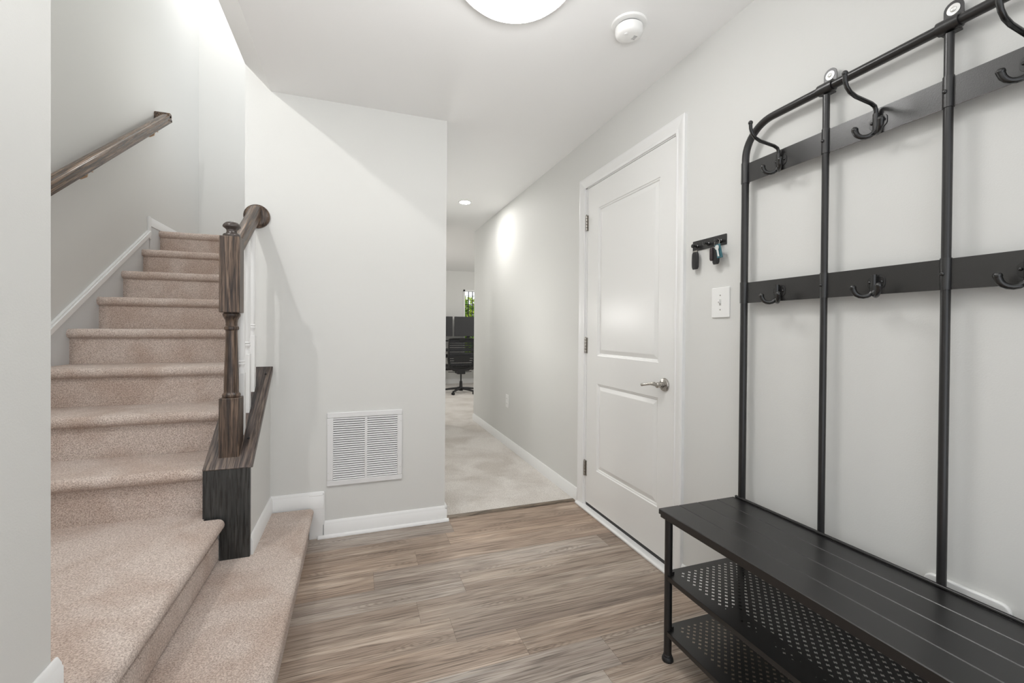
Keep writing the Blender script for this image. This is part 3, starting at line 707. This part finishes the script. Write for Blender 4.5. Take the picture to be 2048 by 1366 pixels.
def rotz_box(mb, cx, cy, ang, w, t, z0, z1, lean=0):
    ca, sa = math.cos(ang), math.sin(ang); P = []
    for z in (z0, z1):
        for a, b in ((-w / 2, -t / 2), (w / 2, -t / 2), (w / 2, t / 2), (-w / 2, t / 2)):
            P.append((cx + a * sa + b * ca, cy + a * ca - b * sa + lean * (z - z1), z))
    return mb.add(P, [(0, 3, 2, 1), (4, 5, 6, 7), (0, 1, 5, 4), (1, 2, 6, 5), (2, 3, 7, 6), (3, 0, 4, 7)])
obj('tag', rotz_box(MB(), c[0] - .010, c[1] - .012, .25, .038, .004, 1.470, 1.528, .25), TEAL, ks, bevel=.001, label='teal plastic key tag')
key = MB().prism([(c[1] - .017 + p, 1.514 + q) for p, q in rrect(.018, .018, .006)], 0, c[0] - .018, c[0] - .0155)
rotz_box(key, c[0] - .017, c[1] - .019, .0, .008, .0025, 1.476, 1.506, .25)
obj('key', key, ZINC, ks, bevel=.0005, label='silver door key')
fb = MB(); fb = fob_mesh(c[0] - .002, c[1] + .003, 1.515, .033, .066, .013)
obj('fob', fb, RUBBER, ks, smooth=True, label='black key fob')
obj('fob', fob_mesh(c[0] - .006, c[1] + .020, 1.520, .016, .055, .018), plain('dark_red_black_plastic', (52, 40, 42), 0.4), ks, smooth=True)

sw = thing('light_switch', 'white toggle light switch plate on the wall below the key rack', 'light switch', (XR, 1.418, 1.29))
pl = obj('plate', MB().prism([(1.418 + p, 1.290 + q) for p, q in rrect(.094, .126, .004)], 0, XR - .006, XR), PLASTIC, sw, bevel=.0025, seg=3)
obj('slot', MB().box(XR - .0064, XR - .0058, 1.4125, 1.4235, 1.278, 1.303), plain('switch_slot', (196, 196, 192), .5), pl)
obj('toggle', MB().prism([(XR - .006, 1.284), (XR - .018, 1.292), (XR - .018, 1.297), (XR - .006, 1.298)], 1, 1.4145, 1.4215), PLASTIC, sw, bevel=.001)
for z in (1.320, 1.260): obj('screw', MB().lathe([(.0032, 0), (.0030, .0008), (.001, .0013)], (XR - .006, 1.418, z), (-1, 0, 0), 12), STEEL, sw, smooth=True)

ou = thing('wall_outlet', 'white duplex power outlet low on the right wall of the hallway', 'outlet', (XR, 4.13, .46))
pl = obj('plate', MB().prism([(4.13 + p, .458 + q) for p, q in rrect(.080, .128, .004)], 0, XR - .006, XR), PLASTIC, ou, bevel=.002)
for z in (.483, .433):
    rc = obj('receptacle', MB().prism([(4.13 + p, z + q) for p, q in rrect(.034, .028, .012)], 0, XR - .008, XR - .005), PLASTIC, ou, bevel=.001)
    obj('slots', MB().box(XR - .0085, XR - .0078, 4.121, 4.1235, z - .004, z + .006).box(XR - .0085, XR - .0078, 4.1365, 4.139, z - .004, z + .006), RUBBER, rc)
wp = obj('wall_plate', MB().prism([(.634 + p, .455 + q) for p, q in rrect(.165, .170, .020)], 0, XR - .012, XR), PLASTIC, bevel=.004, seg=3)  # white rounded wall plate, mostly hidden by the bench
tag(wp, 'white rounded wall plate just showing above the rear edge of the bench seat', 'wall plate')

# ------------------------------------------------------------------ ceiling fixtures
LX, LY = .515, 1.435
cl = thing('ceiling_light', 'round white flush ceiling light glowing at the top of the entry', 'ceiling light', (LX, LY, HC))
obj('rim', MB().lathe([(.203, 0), (.206, -.004), (.206, -.050), (.204, -.056), (.198, -.056), (.195, -.044)], (LX, LY, HC), n=48), TRIM, cl, smooth=True)
obj('glass_dome', MB().lathe([(.194, -.046), (.196, -.056), (.192, -.066), (.178, -.079), (.150, -.092), (.105, -.103), (.05, -.109), (.0, -.111)], (LX, LY, HC), n=56), emit('lit_dome', (1, .99, .975), E_DOME), cl, smooth=True)
DX, DY = 1.056, 1.548
sd = thing('smoke_detector', 'white round smoke detector on the ceiling near the right wall', 'smoke detector', (DX, DY, HC))
obj('base', MB().lathe([(.071, 0), (.072, -.004), (.070, -.009), (.056, -.011)], (DX, DY, HC), n=40), PLASTIC, sd, smooth=True)
obj('shade_collar', MB().lathe([(.050, -.010), (.050, -.017)], (DX, DY, HC), n=32), plain('gap_shade_grey', (120, 120, 120), .6), sd, smooth=True)  # grey colour puts the gap's shadow between base and body
bd = obj('body', MB().lathe([(.053, -.0165), (.056, -.019), (.056, -.036), (.053, -.046), (.044, -.053), (.030, -.056), (.0, -.057)], (DX, DY, HC), n=40), PLASTIC, sd, smooth=True)
mb = MB()
for i in range(5): mb.box(DX + .014 - abs(i - 2) * .001, DX + .028, DY - .018 + i * .005, DY - .0165 + i * .005, HC - .0572, HC - .0545)
obj('sounder_slots', mb, plain('slot_grey', (150, 150, 150), .6), bd)
obj('test_button', MB().lathe([(.008, -.0555), (.008, -.058), (.005, -.0585)], (DX - .022, DY - .014, HC), n=16), PLASTIC, bd, smooth=True)
rl = thing('recessed_light', 'small lit recessed downlight in the hallway ceiling', 'downlight', (1.007, 4.247, HC))
obj('trim_ring', MB().lathe([(.052, -.001), (.052, -.006), (.066, -.004), (.067, 0)], (1.007, 4.247, HC), n=32), TRIM, rl, smooth=True)
obj('lens', MB().lathe([(.050, -.002), (.048, -.005), (.0, -.006)], (1.007, 4.247, HC), n=32), emit('lit_lens', (1, .98, .95), E_SPOT), rl, smooth=True)

# ------------------------------------------------------------------ office at the end of the hall
wi = bpy.data.objects.new('window_1', None); COL.objects.link(wi); wi.location = (WX0, YB, WZ0); wi['kind'] = 'structure'
mb = MB(); fw = .035
mb.box(WX0, WX0 + fw, YB - .01, YB + .08, WZ0, WZ1).box(WX1 - fw, WX1, YB - .01, YB + .08, WZ0, WZ1).box(WX0, WX1, YB - .01, YB + .08, WZ1 - fw, WZ1).box(WX0, WX1, YB - .02, YB + .08, WZ0, WZ0 + fw)
obj('window_frame', mb, TRIM, wi)
mb = MB(); bl = RUBBER
nxm = 9
for i in range(1, nxm):
    x = WX0 + fw + (WX1 - WX0 - 2 * fw) * i / nxm; 
    mb.box(x - .008, x + .008, YB + .03, YB + .042, WZ0 + fw, WZ1 - fw)
zz = WZ1 - fw; k = 0
while zz > WZ0 + .2:
    zz -= .095 * 1.0; k += 1
    hh = .016 if k % 4 == 3 else .007
    mb.box(WX0 + fw, WX1 - fw, YB + .03, YB + .042, zz - hh / 2, zz + hh / 2)
obj('muntins', mb, bl, wi)
gm, nt, b = newmat('window_glass'); b.inputs['Transmission Weight'].default_value = 1; b.inputs['Roughness'].default_value = 0; b.inputs['IOR'].default_value = 1.02; b.inputs['Base Color'].default_value = (1, 1, 1, 1)
obj('pane', MB().box(WX0 + fw, WX1 - fw, YB + .05, YB + .054, WZ0 + fw, WZ1 - fw), gm, wi)

dk = thing('office_desk', 'desk with pale top and dark frame at the office window', 'desk', (2.2, 8.75, 0))
obj('desktop', MB().box(1.2, 3.2, 8.45, 9.2, .745, .775), plain('dark_desktop', (44, 44, 46), .4), dk, bevel=.004)
obj('monitor_shelf', MB().box(1.35, 3.0, 8.80, 9.15, .93, .955), plain('dark_shelf', (40, 40, 42), .4), dk, bevel=.003)
for x in (1.4, 2.9): obj('shelf_support', MB().box(x - .02, x + .02, 8.85, 9.1, .775, .93), RUBBER, dk)
for x in (1.35, 3.05):
    lg = obj('leg', MB().box(x - .035, x + .035, 8.80, 8.87, .04, .745), RUBBER, dk)
    obj('foot_bar', MB().box(x - .035, x + .035, 8.50, 9.18, .0, .04), RUBBER, lg)
obj('crossbar', MB().box(1.35, 3.05, 8.82, 8.85, .60, .67), RUBBER, dk)
for (x0, x1, lab, side) in ((1.925, 2.53, 'large black monitor on the office desk in front of the window', 'r'), (1.27, 1.885, 'second black monitor on the office desk, left of the larger visible one', 'l')):
    mo = thing('computer_monitor', lab, 'monitor', ((x0 + x1) / 2, 9.0, .955))
    obj('screen', MB().box(x0, x1, 8.985, 9.015, 1.035, 1.447), DGLASS, mo, bevel=.004)
    obj('stand', MB().box((x0 + x1) / 2 - .03, (x0 + x1) / 2 + .03, 9.015, 9.035, .96, 1.2).box((x0 + x1) / 2 - .11, (x0 + x1) / 2 + .11, 8.93, 9.1, .955, .965), RUBBER, mo)

CX, CY = 1.815, 7.86
oc = thing('office_chair', 'black mesh-backed swivel office chair seen from behind', 'office chair', (CX, CY, 0))
fr = MB()
for sgn in (-1, 1):
    fr.tube([(CX + sgn * .235, CY - .03, 1.0), (CX + sgn * .240, CY - .02, .8), (CX + sgn * .238, CY, .62), (CX + sgn * .21, CY + .01, .50), (CX + sgn * .14, CY + .02, .44), (CX, CY + .03, .425)], [.012, .016, .022, .03, .032, .03], 10)
fr.tube([(CX - .235, CY - .03, 1.0), (CX - .15, CY - .035, 1.008), (CX, CY - .04, 1.010), (CX + .15, CY - .035, 1.008), (CX + .235, CY - .03, 1.0)], .012, 10)
fr.box(CX - .045, CX + .045, CY - .055, CY - .03, .96, 1.02)
obj('back_frame', fr, RUBBER, oc, smooth=True)
ms = MB(); 
for i in range(12):
    z = .53 + i * .04; ms.box(CX - .225, CX + .225, CY - .028, CY - .024, z, z + .029)
for i in range(16):
    x = CX - .22 + i * .029; ms.box(x, x + .005, CY - .030, CY - .026, .5, 1.0)
obj('mesh_back', ms, plain('chair_mesh', (36, 38, 42), .6), oc)
obj('lumbar_support', MB().prism([(CX + p, .635 + q) for p, q in rrect(.30, .13, .06)], 1, CY - .045, CY - .032), RUBBER, oc, bevel=.004)
obj('seat', MB().prism([(CX + p, CY + .25 + q) for p, q in rrect(.50, .48, .1)], 2, .44, .51), RUBBER, oc, bevel=.02)
for sgn in (-1, 1):
    ar = obj('armrest', MB().tube([(CX + sgn * .10, CY + .18, .43), (CX + sgn * .27, CY + .18, .43), (CX + sgn * .30, CY + .18, .50), (CX + sgn * .30, CY + .16, .66)], .018, 10), RUBBER, oc, smooth=True)
    obj('arm_pad', MB().box(CX + sgn * .30 - .04, CX + sgn * .30 + .04, CY + .04, CY + .30, .66, .69), RUBBER, ar, bevel=.01)
    obj('tilt_lever', MB().tube([(CX + sgn * .06, CY + .1, .385), (CX + sgn * .22, CY + .1, .39)], .006, 8), RUBBER, oc, smooth=True)
obj('mechanism', MB().box(CX - .075, CX + .075, CY - .02, CY + .2, .355, .425), RUBBER, oc, bevel=.01)
obj('gas_lift', MB().lathe([(.030, .06), (.032, .10), (.026, .22), (.014, .23), (.014, .37)], (CX, CY + .02, 0), n=16), RUBBER, oc, smooth=True)
bs = MB().lathe([(.035, .05), (.042, .07), (.040, .11), (.03, .12)], (CX, CY + .02, 0), n=16); wl = []
for i in range(5):
    a = math.radians(232 + 72 * i); e = (CX + .32 * math.cos(a), CY + .02 + .32 * math.sin(a))
    bs.tube([(CX, CY + .02, .095), (CX + .16 * math.cos(a), CY + .02 + .16 * math.sin(a), .085), (e[0], e[1], .065)], [.026, .020, .016], 10); wl.append((e, a))
obj('star_base', bs, RUBBER, oc, smooth=True)
for (e, a) in wl:
    m = MB(); 
    for s_ in (-.016, .016): m.lathe([(.020, -.007), (.024, -.005), (.024, .005), (.020, .007)], (e[0] + s_ * math.cos(a + 1.2), e[1] + s_ * math.sin(a + 1.2), .033), (math.cos(a + 1.2), math.sin(a + 1.2), 0), 14)
    m.tube([(e[0], e[1], .03), (e[0], e[1], .065)], .008, 8)
    obj('caster', m, RUBBER, oc, smooth=True)

# ------------------------------------------------------------------ greenery outside the window
def leafmat(name, a, b_):
    m, nt, b = newmat(name); L = nt.links.new
    tc = nt.nodes.new('ShaderNodeTexCoord'); n = nt.nodes.new('ShaderNodeTexNoise'); n.inputs['Scale'].default_value = 6; L(tc.outputs['Object'], n.inputs['Vector'])
    r = ramp(nt, [(.35, a), (.65, b_)]); L(n.outputs['Fac'], r.inputs[0]); L(r.outputs[0], b.inputs['Base Color']); b.inputs['Roughness'].default_value = .5
    return m
LEAF = leafmat('leaf_green', (52, 118, 24), (178, 196, 52))
BARK = plain('bark', (70, 58, 50), .9)
def tree(cx, cy, cz, rx, rz, n, label):
    t = thing('tree', label, 'tree', (cx, cy, 0))
    tr = MB().tube([(cx, cy, -.5), (cx + .05, cy, cz * .6), (cx - .05, cy, cz)], [.10, .07, .03], 10)
    for i in range(9):
        a = random.uniform(0, 6.28); z = cz * random.uniform(.4, .95)
        tr.tube([(cx, cy, z), (cx + rx * .5 * math.cos(a), cy + .4 * math.sin(a), z + .3), (cx + rx * .9 * math.cos(a), cy + .7 * math.sin(a), z + .6)], [.03, .02, .008], 6)
    obj('trunk', tr, BARK, t, smooth=True)
    m = MB()
    for i in range(n):
        while True:
            p = Vector((random.uniform(-1, 1), random.uniform(-1, 1), random.uniform(-1, 1)))
            if p.length < 1: break
        c_ = Vector((cx + p.x * rx, cy + p.y * .7, cz + p.z * rz)); u = Vector((random.gauss(0, 1), random.gauss(0, 1), random.gauss(0, 1))).normalized(); w_ = u.orthogonal().normalized(); s_ = random.uniform(.04, .09)
        m.add([c_ - u * s_, c_ + w_ * s_ * .5, c_ + u * s_, c_ - w_ * s_ * .5], [(0, 1, 2, 3)])
    o = obj('foliage', m, LEAF, t)
    return t
tree(3.0, 12.6, 1.15, 1.4, 1.0, 7000, 'leafy green tree outside the office window')
struct('floor_lawn', MB().box(-6, 12, YB + .15, 22, -.6, -.5), plain('lawn', (96, 120, 60), .9))
